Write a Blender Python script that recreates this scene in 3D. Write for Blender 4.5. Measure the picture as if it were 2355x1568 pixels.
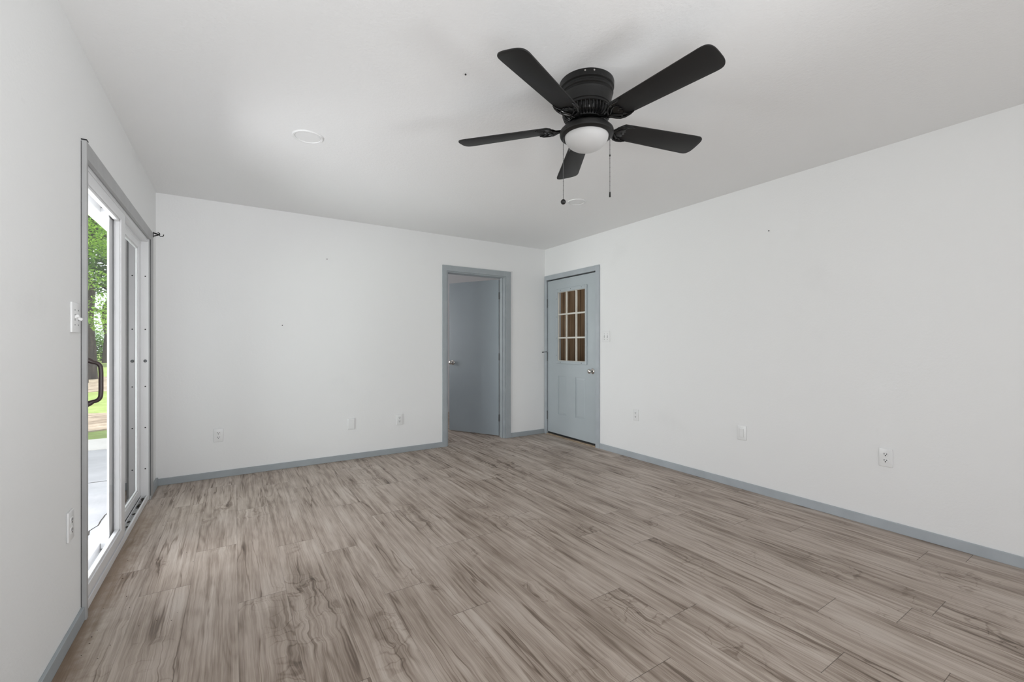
import bpy, bmesh, math, random
from mathutils import Vector, Matrix

for o in list(bpy.data.objects):
    bpy.data.objects.remove(o, do_unlink=True)
S = bpy.context.scene
C = S.collection
R = math.radians

# ------------------------------------------------------------------ camera
cam = bpy.data.objects.new('camera', bpy.data.cameras.new('camera'))
C.objects.link(cam)
cam.location = (0, 0, 1.1735)
cam.rotation_euler = (R(90), 0, -0.57013)
cam.data.sensor_width = 36
cam.data.lens = 997.72 / 2355 * 36
cam.data.shift_y = 8.86 / 2355
cam.data.clip_start = 0.02
cam.data.clip_end = 300
S.camera = cam

# ------------------------------------------------------------------ exposure, sky, sun, daylight and added fill
S.view_settings.view_transform = 'Standard'
S.view_settings.look = 'None'
S.view_settings.gamma = 1
S.view_settings.use_curve_mapping = False
S.view_settings.exposure = 0.07

W = bpy.data.worlds.new('sky')
S.world = W
W.use_nodes = True
wb = W.node_tree.nodes['Background']
wb.inputs[0].default_value = (0.90, 0.95, 1.0, 1)
wb.inputs[1].default_value = 1.6


def light(name, kind, loc, rot, power, color=(1, 1, 1), size=None, size_y=None):
    d = bpy.data.lights.new(name, kind)
    d.energy = power
    d.color = color
    if kind == 'AREA':
        d.shape = 'RECTANGLE'
        d.size, d.size_y = size, size_y
    if kind == 'SUN':
        d.angle = R(2)
    o = bpy.data.objects.new(name, d)
    C.objects.link(o)
    o.location, o.rotation_euler = loc, rot
    return o


light('sun', 'SUN', (10, -5, 20), (R(38), 0, R(52)), 6.0, (1, 0.95, 0.86))
# fill lights at windows added behind the camera, and daylight at the sliding door
light('side_window_fill', 'AREA', (3.62, -1.7, 1.3), (R(118), 0, R(90)), 4, (0.965, 0.985, 1), 1.9, 1.5)
light('rear_window_fill', 'AREA', (0.4, -3.62, 1.3), (R(100), 0, R(10)), 10, (0.965, 0.985, 1), 2.0, 1.9)
light('patio_daylight', 'AREA', (-2.7, 3.2, 0.75), (R(112), 0, R(-90)), 192, (0.955, 0.98, 1), 2.8, 2.2)  # unseen lamp added outside, standing in for daylight off the patio
# added fill lights behind the camera, aimed up to brighten ceiling and walls
light('bounce_fill', 'AREA', (0.3, -0.5, 0.9), (R(130), 0, R(-30)), 22, (0.965, 0.985, 1), 1.2, 1.0)
for nm, loc, aim, power, cone in (('spot_fill', (2.4, -0.8, 1.0), (-0.4, 2.6, 2.44), 90, 75), ('spot_fill', (0.3, -0.8, 1.0), (-0.4, 2.9, 2.2), 98, 55)):
    fl = light(nm, 'SPOT', loc, (Vector(aim) - Vector(loc)).to_track_quat('-Z', 'Y').to_euler(), power, (0.965, 0.985, 1))
    fl.data.spot_size, fl.data.spot_blend, fl.data.shadow_soft_size = R(cone), 1.0, 0.3
# added fill on the panelling, then daylight of the room behind the open door
light('side_room_fill', 'AREA', (3.95, 3.34, 1.9), (R(70), 0, 0), 2.5, (1, 0.97, 0.92), 0.5, 0.8)
light('hall_window_daylight', 'AREA', (0.92, 6.2, 1.4), (R(90), 0, R(-90)), 13, (0.97, 0.97, 1), 1.0, 1.2)

H = 2.44          # ceiling height
XL, XR, YB, YR = -0.5466, 3.491, 4.635, -3.5


# ------------------------------------------------------------------ materials
class NT:
    def __init__(s, name):
        s.m = bpy.data.materials.new(name)
        s.m.use_nodes = True
        s.t = s.m.node_tree
        s.b = s.t.nodes['Principled BSDF']
        s.out = s.t.nodes['Material Output']

    def n(s, t, **kw):
        x = s.t.nodes.new(t)
        for k, v in kw.items():
            setattr(x, k, v)
        return x

    def put(s, sock, v):
        if isinstance(v, (int, float)):
            sock.default_value = v
        elif isinstance(v, tuple):
            sock.default_value = v
        else:
            s.t.links.new(v, sock)

    def math(s, op, a, b=None, c=None, clamp=False):
        x = s.n('ShaderNodeMath', operation=op, use_clamp=clamp)
        for i, v in enumerate((a, b, c)):
            if v is not None:
                s.put(x.inputs[i], v)
        return x.outputs[0]

    def comb(s, a, b, c):
        x = s.n('ShaderNodeCombineXYZ')
        for i, v in enumerate((a, b, c)):
            s.put(x.inputs[i], v)
        return x.outputs[0]

    def vmath(s, op, a, b):
        x = s.n('ShaderNodeVectorMath', operation=op)
        s.put(x.inputs[0], a)
        s.put(x.inputs[1], b)
        return x.outputs[0]

    def noise(s, vec, scale, detail=2, rough=0.5, dist=0.0):
        x = s.n('ShaderNodeTexNoise')
        if vec is not None:
            s.put(x.inputs['Vector'], vec)
        x.inputs['Scale'].default_value = scale
        x.inputs['Detail'].default_value = detail
        x.inputs['Roughness'].default_value = rough
        x.inputs['Distortion'].default_value = dist
        return x.outputs[0]

    def ramp(s, fac, stops, interp='LINEAR'):
        x = s.n('ShaderNodeValToRGB')
        s.put(x.inputs[0], fac)
        r = x.color_ramp
        r.interpolation = interp
        while len(r.elements) < len(stops):
            r.elements.new(0.5)
        for e, (p, c) in zip(r.elements, stops):
            e.position = p
            e.color = (*c, 1) if len(c) == 3 else c
        return x.outputs[0]

    def mix(s, f, a, b, mode='MIX'):
        x = s.n('ShaderNodeMix', data_type='RGBA', blend_type=mode)
        s.put(x.inputs[0], f)
        s.put(x.inputs[6], a)
        s.put(x.inputs[7], b)
        return x.outputs[2]

    def remap(s, v, a, b, c=0.0, d=1.0, smooth=True):
        x = s.n('ShaderNodeMapRange', interpolation_type='SMOOTHSTEP' if smooth else 'LINEAR')
        for i, q in enumerate((v, a, b, c, d)):
            s.put(x.inputs[i], q)
        return x.outputs[0]

    def obj(s):
        return s.n('ShaderNodeTexCoord').outputs['Object']

    def bump(s, h, strength, dist=0.002):
        x = s.n('ShaderNodeBump')
        x.inputs['Strength'].default_value = strength
        x.inputs['Distance'].default_value = dist
        s.put(x.inputs['Height'], h)
        s.t.links.new(x.outputs[0], s.b.inputs['Normal'])


def col(v):
    return (*v, 1)


def plain(name, c, rough=0.5, metal=0.0, spec=0.5, var=0.04, vscale=6.0, bump=0.0, bscale=80):
    k = NT(name)
    o = k.obj()
    n = k.noise(o, vscale, 3)
    a = tuple(max(0, x * (1 - var)) for x in c)
    b = tuple(min(1, x * (1 + var)) for x in c)
    k.put(k.b.inputs['Base Color'], k.ramp(n, [(0.3, a), (0.7, b)]))
    k.b.inputs['Roughness'].default_value = rough
    k.b.inputs['Metallic'].default_value = metal
    k.b.inputs['Specular IOR Level'].default_value = spec
    if bump:
        k.bump(k.noise(o, bscale, 2), bump, 0.001)
    return k.m


def wall_mat(name, c, bstr=0.25, bscale=70, smudge=0.05):
    k = NT(name)
    o = k.obj()
    n = k.noise(o, 1.7, 4, 0.6)
    sm = k.remap(n, 0.60, 0.78)
    spots = k.remap(k.noise(o, 9, 3, 0.6), 0.70, 0.82)
    f = k.math('ADD', k.math('MULTIPLY', sm, smudge), k.math('MULTIPLY', spots, smudge * 0.8))
    k.put(k.b.inputs['Base Color'], k.mix(f, col(c), col(tuple(x * 0.45 for x in c))))
    k.b.inputs['Roughness'].default_value = 0.75
    k.b.inputs['Specular IOR Level'].default_value = 0.2
    k.bump(k.noise(o, bscale, 3, 0.55), bstr, 0.003)
    return k.m


M = {}
M['wall'] = wall_mat('white_wall_paint', (0.86, 0.86, 0.86))
M['wall_old'] = wall_mat('white_wall_paint_scuffed', (0.85, 0.85, 0.845), 0.35, 55, 0.09)
M['ceiling'] = wall_mat('ceiling_paint', (0.88, 0.88, 0.88), 0.45, 65, 0.02)
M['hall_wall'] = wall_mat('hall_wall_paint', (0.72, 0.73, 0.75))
M['siding'] = plain('exterior_siding', (0.75, 0.75, 0.73), 0.6)
M['trim_sheen'] = plain('blue_grey_trim_with_sheen', (0.42, 0.455, 0.485), 0.4, var=0.05, vscale=9, bump=0.05)  # trim paint made lighter: sky sheen on the right side put into the colour
M['trim'] = plain('blue_grey_trim_paint', (0.36, 0.392, 0.412), 0.42, var=0.05, vscale=9, bump=0.05)
M['trim_grey'] = plain('grey_casing_paint', (0.40, 0.40, 0.40), 0.45, var=0.06, vscale=9, bump=0.05)
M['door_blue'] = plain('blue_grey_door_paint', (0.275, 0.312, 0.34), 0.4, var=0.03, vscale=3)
M['door_sheen'] = plain('blue_grey_door_with_sheen', (0.43, 0.475, 0.50), 0.4, var=0.03, vscale=3)  # door paint lightened too, grazing sky sheen painted into its base colour
M['vinyl'] = plain('white_vinyl', (0.80, 0.80, 0.81), 0.3, var=0.015)
M['plastic'] = plain('white_plastic', (0.83, 0.83, 0.83), 0.3, var=0.01)
M['muntin'] = plain('cream_muntin_paint', (0.66, 0.64, 0.58), 0.4, var=0.03)
M['dark'] = plain('dark_recess', (0.012, 0.012, 0.013), 0.6)
M['fan'] = plain('black_fan_metal', (0.008, 0.0078, 0.0075), 0.42, spec=0.4, var=0.1)
M['fan_gloss'] = plain('glossy_black_iron', (0.004, 0.004, 0.004), 0.25, spec=0.4, var=0.1)
M['blade'] = plain('matte_black_blade', (0.013, 0.0125, 0.0125), 0.5, spec=0.35, var=0.06)
M['chain'] = plain('chain_metal', (0.12, 0.12, 0.12), 0.4, 0.6)
M['chrome'] = plain('satin_nickel', (0.62, 0.59, 0.56), 0.22, 1.0, var=0.03)
M['steel'] = plain('dull_hinge_steel', (0.16, 0.165, 0.17), 0.4, 0.8)
M['handle'] = plain('brown_handle', (0.055, 0.036, 0.034), 0.38, var=0.08)
M['iron'] = plain('black_iron', (0.006, 0.006, 0.006), 0.5)
M['lens'] = plain('downlight_lens', (0.84, 0.84, 0.84), 0.4, var=0.01)
M['threshold'] = plain('worn_oak_threshold', (0.34, 0.26, 0.18), 0.55, var=0.25, vscale=14)
M['dirt'] = plain('black_track_dirt', (0.035, 0.03, 0.026), 0.9, var=0.5, vscale=40)
M['crumb'] = plain('dirt_crumb', (0.06, 0.04, 0.03), 0.9, var=0.4)
M['gasket'] = plain('black_gap_gasket', (0.015, 0.015, 0.016), 0.8)

k = NT('opal_glass_dome')
k.put(k.b.inputs['Base Color'], k.ramp(k.noise(k.obj(), 5, 2), [(0.3, (0.56, 0.555, 0.55)), (0.7, (0.58, 0.575, 0.57))]))
k.b.inputs['Roughness'].default_value = 0.5
k.b.inputs['Subsurface Weight'].default_value = 0.0
M['opal'] = k.m


def glass_mat(name, ior=1.5, tint=(0.97, 0.985, 0.98), scale=1.0):
    k = NT(name)
    tr = k.n('ShaderNodeBsdfTransparent')
    tr.inputs[0].default_value = (*tint, 1)
    gl = k.n('ShaderNodeBsdfGlossy')
    gl.inputs[0].default_value = (1, 1, 1, 1)
    gl.inputs['Roughness'].default_value = 0.02
    fr = k.n('ShaderNodeFresnel')
    fr.inputs[0].default_value = ior
    f = k.math('DIVIDE', k.math('MULTIPLY', fr.outputs[0], 2 * scale), k.math('ADD', fr.outputs[0], 1.0), clamp=True)
    mx = k.n('ShaderNodeMixShader')
    k.put(mx.inputs[0], f)
    k.t.links.new(tr.outputs[0], mx.inputs[1])
    k.t.links.new(gl.outputs[0], mx.inputs[2])
    k.t.links.new(mx.outputs[0], k.out.inputs[0])
    return k.m


M['glass'] = glass_mat('door_glass', 1.6)
M['glass_clear'] = glass_mat('coated_clear_glass', 1.10, (0.99, 0.99, 0.99), 0.12)

# wood panelling seen through the half-glass door
k = NT('dark_wood_panelling')
o = k.obj()
sx = k.n('ShaderNodeSeparateXYZ')
k.put(sx.inputs[0], o)
g = k.noise(k.vmath('MULTIPLY', o, (6.0, 14.0, 0.6)), 2.5, 4, 0.6)
gr = k.math('FRACT', k.math('DIVIDE', k.math('ADD', sx.outputs[1], sx.outputs[0]), 0.105))
groove = k.remap(k.math('MINIMUM', gr, k.math('SUBTRACT', 1.0, gr)), 0.0, 0.07)
base = k.ramp(g, [(0.25, (0.26, 0.17, 0.10)), (0.75, (0.56, 0.42, 0.29))])
k.put(k.b.inputs['Base Color'], k.mix(groove, (0.02, 0.012, 0.008, 1), base))
k.b.inputs['Roughness'].default_value = 0.5
M['panelling'] = k.m


# plank floor
def floor_mat():
    k = NT('grey_brown_plank_floor')
    o = k.obj()
    s = k.n('ShaderNodeSeparateXYZ')
    k.put(s.inputs[0], o)
    X, Y = s.outputs[0], s.outputs[1]
    PW, PL = 0.1948, 1.30
    xs = k.math('DIVIDE', k.math('SUBTRACT', X, 0.016), PW)
    ki = k.math('FLOOR', xs)
    fx = k.math('FRACT', xs)
    offs = {-3: .35, -2: 2.64, -1: 3.03, 0: 2.33, 1: 2.86, 2: 2.63, 3: 2.04, 4: 1.725, 5: 2.35, 6: 1.05, 7: 1.483,
            8: 1.204, 9: .71, 10: 1.76, 11: .883, 12: .666, 13: 1.9, 14: .3, 15: 1.35, 16: .8, 17: 1.95}
    stops = [((i + 4) / 24, (((offs.get(i, 0.2 * i) % PL) / PL),) * 3) for i in range(-4, 20)]
    stops[0] = (0.0, stops[0][1])
    rp = k.ramp(k.math('DIVIDE', k.math('ADD', ki, 4.5), 24.0), stops, 'CONSTANT')
    ys = k.math('SUBTRACT', k.math('DIVIDE', Y, PL), rp)
    ji = k.math('FLOOR', ys)
    fy = k.math('FRACT', ys)
    wn = k.n('ShaderNodeTexWhiteNoise', noise_dimensions='3D')
    k.put(wn.inputs['Vector'], k.comb(ki, ji, 3.0))
    wv, wc = wn.outputs['Value'], wn.outputs['Color']
    dx = k.math('MULTIPLY', k.math('MINIMUM', fx, k.math('SUBTRACT', 1.0, fx)), PW)
    dy = k.math('MULTIPLY', k.math('MINIMUM', fy, k.math('SUBTRACT', 1.0, fy)), PL)
    seam = k.math('MAXIMUM', k.math('MULTIPLY', k.remap(dx, 0.0, 0.0016, 1.0, 0.0), 0.42), k.remap(dy, 0.0, 0.0020, 1.0, 0.0))
    base = k.vmath('ADD', o, k.vmath('MULTIPLY', wc, (31.0, 47.0, 19.0)))
    # patches where the figure turns across the plank
    patch = k.remap(k.noise(k.vmath('MULTIPLY', base, (3.2, 2.0, 1.0)), 1.0, 1), 0.53, 0.70)
    wob = k.n('ShaderNodeTexNoise')
    k.put(wob.inputs['Vector'], k.vmath('MULTIPLY', base, (11.0, 8.0, 1.0)))
    wob.inputs['Scale'].default_value = 1.0
    wob.inputs['Detail'].default_value = 2.0
    wvec = k.vmath('SUBTRACT', wob.outputs['Color'], (0.5, 0.5, 0.5))
    amp = k.math('ADD', 0.010, k.math('MULTIPLY', patch, 0.050))
    wx = k.n('ShaderNodeVectorMath', operation='SCALE')
    k.put(wx.inputs[0], wvec)
    k.put(wx.inputs[3], amp)
    wp = k.vmath('ADD', base, k.vmath('MULTIPLY', wx.outputs[0], (1.0, 4.0, 0.0)))
    # contour (cathedral) grain on some planks
    n1 = k.noise(k.vmath('MULTIPLY', wp, (8.0, 0.9, 1.0)), 1.0, 1.0, 0.4)
    rings = k.math('ADD', 0.5, k.math('MULTIPLY', k.math('SINE', k.math('MULTIPLY', n1, 70.0)), 0.5))
    rings = k.math('MULTIPLY', k.math('POWER', rings, 2.5), k.remap(k.noise(k.vmath('MULTIPLY', base, (4.0, 0.8, 1.0)), 1.0, 1), 0.42, 0.60))
    # streaks, sparse dark veins and fine fibre along the plank
    n2 = k.noise(k.vmath('MULTIPLY', wp, (48.0, 1.5, 1.0)), 1.0, 4, 0.62)
    n5 = k.noise(k.vmath('MULTIPLY', wp, (15.0, 0.8, 1.0)), 1.0, 2, 0.5)
    n3 = k.noise(k.vmath('MULTIPLY', wp, (17.0, 0.75, 1.0)), 1.0, 2, 0.5)
    vein = k.remap(k.math('ABSOLUTE', k.math('SUBTRACT', n3, 0.5)), 0.0, 0.028, 1.0, 0.0)
    vein = k.math('MULTIPLY', vein, k.remap(k.noise(k.vmath('MULTIPLY', base, (9.0, 1.7, 1.0)), 1.0, 2), 0.42, 0.58))
    n4 = k.noise(k.vmath('MULTIPLY', wp, (240.0, 5.0, 1.0)), 1.0, 2, 0.6)
    nf = k.noise(k.vmath('MULTIPLY', wp, (6.0, 11.0, 1.0)), 1.0, 1, 0.5)
    fold = k.math('MULTIPLY', k.remap(k.math('ABSOLUTE', k.math('SUBTRACT', nf, 0.5)), 0.0, 0.035, 1.0, 0.0), patch)
    cloud = k.noise(k.vmath('MULTIPLY', base, (7.0, 2.4, 1.0)), 1.0, 3, 0.6)
    f = k.math('MULTIPLY', k.math('SUBTRACT', n2, 0.5), 1.15)
    f = k.math('ADD', f, k.math('MULTIPLY', k.math('SUBTRACT', n5, 0.5), 0.60))
    f = k.math('ADD', f, k.math('MULTIPLY', rings, -0.15))
    f = k.math('ADD', f, k.math('MULTIPLY', k.math('SUBTRACT', n4, 0.5), 0.55))
    f = k.math('ADD', f, k.math('MULTIPLY', k.math('SUBTRACT', cloud, 0.5), 0.80))
    f = k.math('ADD', f, k.math('MULTIPLY', k.math('SUBTRACT', wv, 0.5), 0.12))
    f = k.math('ADD', f, k.math('MULTIPLY', vein, -0.36))
    f = k.math('ADD', f, k.math('MULTIPLY', fold, -0.24))
    f = k.math('ADD', f, 0.68)
    c = k.ramp(f, [(0.0, (0.095, 0.067, 0.050)), (0.30, (0.215, 0.165, 0.130)), (0.56, (0.362, 0.293, 0.243)),
                   (0.78, (0.475, 0.400, 0.342)), (1.0, (0.57, 0.50, 0.44))])
    c = k.mix(k.math('MULTIPLY', seam, 0.85), c, (0.05, 0.036, 0.028, 1))
    # tracked-in dust and worn brown edge beside the sliding door
    dn = k.noise(k.vmath('MULTIPLY', o, (1.0, 1.0, 1.0)), 16.0, 4, 0.65)
    dd = k.math('ADD', X, k.math('MULTIPLY', dn, 0.16))
    dust = k.math('MULTIPLY', k.remap(dd, -0.33, -0.46), k.math('MULTIPLY', k.remap(Y, 1.7, 2.2), k.remap(Y, 4.2, 3.7)))
    c = k.mix(k.math('MULTIPLY', dust, 0.70), c, (0.20, 0.125, 0.07, 1))
    k.put(k.b.inputs['Base Color'], c)
    k.put(k.b.inputs['Roughness'], k.math('ADD', 0.40, k.math('MULTIPLY', n4, 0.12)))
    k.b.inputs['Specular IOR Level'].default_value = 0.35
    hgt = k.math('SUBTRACT', k.math('MULTIPLY', n4, 0.25), seam)
    k.bump(hgt, 0.25, 0.0015)
    return k.m


M['floor'] = floor_mat()


def mottled(name, stops, scale, detail=5, rough=0.9, bump=0.0, stretch=(1, 1, 1)):
    k = NT(name)
    v = k.vmath('MULTIPLY', k.obj(), stretch)
    n = k.noise(v, scale, detail, 0.65)
    k.put(k.b.inputs['Base Color'], k.ramp(n, stops))
    k.b.inputs['Roughness'].default_value = rough
    k.b.inputs['Specular IOR Level'].default_value = 0.2
    if bump:
        k.bump(n, bump, 0.02)
    return k.m


M['concrete'] = mottled('patio_concrete', [(0.3, (0.40, 0.40, 0.42)), (0.7, (0.52, 0.52, 0.54))], 3.0, 6, 0.85)
M['concrete_pale'] = mottled('pale_concrete', [(0.3, (0.62, 0.60, 0.57)), (0.7, (0.72, 0.70, 0.67))], 4.0, 6, 0.85)
M['lawn'] = mottled('lawn_grass', [(0.30, (0.30, 0.25, 0.12)), (0.46, (0.22, 0.30, 0.09)), (0.7, (0.36, 0.45, 0.17))], 2.2, 8, 0.95, 0.5)
M['mulch'] = mottled('leaf_litter', [(0.3, (0.12, 0.09, 0.065)), (0.52, (0.34, 0.285, 0.225)), (0.72, (0.52, 0.46, 0.39))], 3.5, 8, 0.95, 0.6)
M['bark'] = mottled('grey_brown_bark', [(0.3, (0.022, 0.018, 0.017)), (0.7, (0.085, 0.072, 0.066))], 6.0, 7, 0.95, 0.8, (3, 3, 0.5))


def leaf_mat(name, dark, light_):
    k = NT(name)
    n = k.noise(k.obj(), 1.3, 3, 0.6)
    c = k.ramp(n, [(0.3, dark), (0.7, light_)])
    k.put(k.b.inputs['Base Color'], c)
    k.b.inputs['Roughness'].default_value = 0.55
    tl = k.n('ShaderNodeBsdfTranslucent')
    k.put(tl.inputs[0], c)
    mx = k.n('ShaderNodeMixShader')
    mx.inputs[0].default_value = 0.45
    k.t.links.new(k.b.outputs[0], mx.inputs[1])
    k.t.links.new(tl.outputs[0], mx.inputs[2])
    k.t.links.new(mx.outputs[0], k.out.inputs[0])
    return k.m


M['leaf'] = leaf_mat('bright_green_leaf', (0.16, 0.35, 0.045), (0.50, 0.74, 0.14))
M['leaf_dark'] = leaf_mat('mid_green_leaf', (0.10, 0.22, 0.05), (0.27, 0.46, 0.12))


# ------------------------------------------------------------------ mesh helpers
def merge(bm, tmp, mat=None):
    if mat is not None:
        bmesh.ops.transform(tmp, matrix=mat, verts=tmp.verts)
    me = bpy.data.meshes.new('tmp')
    tmp.to_mesh(me)
    tmp.free()
    bm.from_mesh(me)
    bpy.data.meshes.remove(me)


def box(bm, x0, x1, y0, y1, z0, z1, bev=0.0, seg=2, mat=None):
    t = bmesh.new()
    bmesh.ops.create_cube(t, size=1)
    bmesh.ops.transform(t, matrix=Matrix.Translation(((x0 + x1) / 2, (y0 + y1) / 2, (z0 + z1) / 2)) @
                        Matrix.Diagonal((abs(x1 - x0), abs(y1 - y0), abs(z1 - z0), 1)), verts=t.verts)
    if bev > 0:
        bmesh.ops.bevel(t, geom=t.edges[:], offset=bev, segments=seg, profile=0.5, affect='EDGES')
    merge(bm, t, mat)


def lathe(bm, prof, seg=48, mat=None, cap=True):
    """prof: list of (r, z); revolve about Z"""
    t = bmesh.new()
    rings = []
    for r, z in prof:
        if r < 1e-6:
            rings.append([t.verts.new((0, 0, z))])
        else:
            rings.append([t.verts.new((r * math.cos(2 * math.pi * i / seg), r * math.sin(2 * math.pi * i / seg), z)) for i in range(seg)])
    for a, b in zip(rings, rings[1:]):
        for i in range(seg):
            j = (i + 1) % seg
            if len(a) == 1 and len(b) > 1:
                t.faces.new((a[0], b[j], b[i]))
            elif len(b) == 1 and len(a) > 1:
                t.faces.new((a[i], a[j], b[0]))
            elif len(a) > 1:
                t.faces.new((a[i], a[j], b[j], b[i]))
    if cap:
        for rg in (rings[0], rings[-1]):
            if len(rg) > 2:
                t.faces.new(rg)
    bmesh.ops.recalc_face_normals(t, faces=t.faces[:])
    merge(bm, t, mat)


def tube(bm, pts, rad, seg=10, mat=None, flat=1.0):
    pts = [Vector(p) for p in pts]
    rads = rad if isinstance(rad, (list, tuple)) else [rad] * len(pts)
    t = bmesh.new()
    rings = []
    ref = None
    for i, p in enumerate(pts):
        d = (pts[min(i + 1, len(pts) - 1)] - pts[max(i - 1, 0)]).normalized()
        if ref is None:
            ref = Vector((0, 0, 1)) if abs(d.z) < 0.9 else Vector((1, 0, 0))
        a = d.cross(ref).normalized()
        b = a.cross(d).normalized()
        ref = b
        rings.append([t.verts.new(p + rads[i] * (math.cos(q) * a + flat * math.sin(q) * b)) for q in [2 * math.pi * j / seg for j in range(seg)]])
    for a, b in zip(rings, rings[1:]):
        for i in range(seg):
            j = (i + 1) % seg
            t.faces.new((a[i], a[j], b[j], b[i]))
    t.faces.new(rings[0])
    t.faces.new(rings[-1])
    bmesh.ops.recalc_face_normals(t, faces=t.faces[:])
    merge(bm, t, mat)


def prism(bm, poly, z0, z1, bev=0.0, mat=None):
    t = bmesh.new()
    f = t.faces.new([t.verts.new((x, y, z0)) for x, y in poly])
    r = bmesh.ops.extrude_face_region(t, geom=[f])
    bmesh.ops.translate(t, vec=(0, 0, z1 - z0), verts=[g for g in r['geom'] if isinstance(g, bmesh.types.BMVert)])
    bmesh.ops.recalc_face_normals(t, faces=t.faces[:])
    if bev:
        es = [e for e in t.edges if len(e.link_faces) == 2 and e.calc_face_angle() > 0.9]
        bmesh.ops.bevel(t, geom=es, offset=bev, segments=2, profile=0.5, affect='EDGES')
    merge(bm, t, mat)


def ball(bm, c, r, sx=1, sy=1, sz=1, mat=None):
    t = bmesh.new()
    bmesh.ops.create_uvsphere(t, u_segments=24, v_segments=14, radius=r)
    bmesh.ops.transform(t, matrix=Matrix.Translation(c) @ Matrix.Diagonal((sx, sy, sz, 1)), verts=t.verts)
    merge(bm, t, mat)


def obj(name, bm, mat, parent=None, smooth=None):
    me = bpy.data.meshes.new(name)
    bm.to_mesh(me)
    bm.free()
    for m in (mat if isinstance(mat, (list, tuple)) else [mat]):
        me.materials.append(m)
    o = bpy.data.objects.new(name, me)
    C.objects.link(o)
    if parent is not None:
        o.parent = parent
    if smooth:
        me.polygons.foreach_set('use_smooth', [True] * len(me.polygons))
        try:
            me.set_sharp_from_angle(angle=R(smooth))
        except Exception:
            pass
    return o


def one(fn):
    b = bmesh.new()
    fn(b)
    return b


def boxes(*bs, bev=0.0):
    b = bmesh.new()
    for q in bs:
        box(b, *q, bev=bev)
    return b


def tag(o, label, cat=None, group=None, kind=None):
    if label:
        o['label'] = label
    if cat:
        o['category'] = cat
    if group:
        o['group'] = group
    if kind:
        o['kind'] = kind
    return o


def thing(name, label, cat, loc=(0, 0, 0), rz=0.0, group=None, kind=None):
    o = bpy.data.objects.new(name, None)
    o.empty_display_size = 0.1
    C.objects.link(o)
    o.location = loc
    o.rotation_euler = (0, 0, rz)
    return tag(o, label, cat, group, kind)


def struct(name, bm, mat, label, cat, smooth=None):
    return tag(obj(name, bm, mat, None, smooth), label, cat, None, 'structure')


def dup(root, loc, rz, label):
    r = root.copy()
    C.objects.link(r)
    r.location = loc
    r.rotation_euler = (0, 0, rz)
    r['label'] = label
    for ch in list(root.children):
        c = ch.copy()
        C.objects.link(c)
        c.parent = r
        for g in ch.children:
            d = g.copy()
            C.objects.link(d)
            d.parent = c
    return r


# ------------------------------------------------------------------ room shell
struct('floor', boxes((-0.5466, 5.0, YR - 0.1, 7.6, -0.12, 0.0)), M['floor'], 'grey brown wood plank floor', 'floor')
struct('ceiling', boxes((-0.6966, 5.0, YR - 0.12, 7.6, H, H + 0.12)), M['ceiling'], 'white textured ceiling', 'ceiling')
OY0, OY1, OZ = 2.556, 4.262, 1.990       # sliding door opening
struct('wall_left', boxes((-0.6966, XL, YR - 0.12, OY0, 0, H), (-0.6966, XL, OY1, 7.6, 0, H), (-0.6966, XL, OY0, OY1, OZ, H),
                          (-0.6966, XL, OY0, OY1, -0.12, 0.0)),
       M['wall_old'], 'scuffed white wall holding the sliding glass door', 'wall')
BX0, BX1, BZ = 2.058, 2.886, 2.048
struct('wall_back', boxes((XL, BX0, YB, YB + 0.12, 0, H), (BX1, XR + 0.12, YB, YB + 0.12, 0, H), (BX0, BX1, YB, YB + 0.12, BZ, H)),
       M['wall'], 'white far wall with the open doorway', 'wall')
RY0, RY1, RZ = 3.640, 4.592, 2.040
struct('wall_right', boxes((XR, XR + 0.12, -0.75, RY0, 0, H), (XR, XR + 0.12, YR, -2.65, 0, H), (XR, XR + 0.12, -2.65, -0.75, 0, 0.55),
                           (XR, XR + 0.12, -2.65, -0.75, 2.05, H), (XR, XR + 0.12, RY1, YB, 0, H), (XR, XR + 0.12, RY0, RY1, RZ, H)),
       M['wall'], 'long white wall on the right', 'wall')
struct('wall_rear', boxes((XL, XR + 0.12, YR - 0.12, YR, 0, 0.35), (XL, XR + 0.12, YR - 0.12, YR, 2.25, H),
                          (XL, -0.2, YR - 0.12, YR, 0.35, 2.25), (3.2, XR + 0.12, YR - 0.12, YR, 0.35, 2.25)),
       M['wall'], 'white wall behind the camera with an added wide window', 'wall')


def window(name, x0, x1, z0, z1, label, loc, rz):
    t = thing(name, label, 'window', loc, rz, kind='structure')
    w = 0.05
    obj('window_frame', boxes((x0, x1, -0.1, -0.04, z0, z0 + w), (x0, x1, -0.1, -0.04, z1 - w, z1), (x0, x0 + w, -0.1, -0.04, z0, z1),
                              (x1 - w, x1, -0.1, -0.04, z0, z1), ((x0 + x1) / 2 - w / 2, (x0 + x1) / 2 + w / 2, -0.1, -0.04, z0, z1)), M['vinyl'], t)
    obj('window_glass', boxes((x0 + w, x1 - w, -0.072, -0.068, z0 + w, z1 - w)), M['glass_clear'], t)


window('added_window_1', -0.2, 3.2, 0.35, 2.25, 'added wide white window behind the camera', (0, YR, 0), 0)  # both windows are unseen, put in to carry the fill light
window('added_window_2', -2.65, -0.75, 0.55, 2.05, 'added white window in the right wall behind the camera', (XR, 0, 0), R(90))

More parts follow.
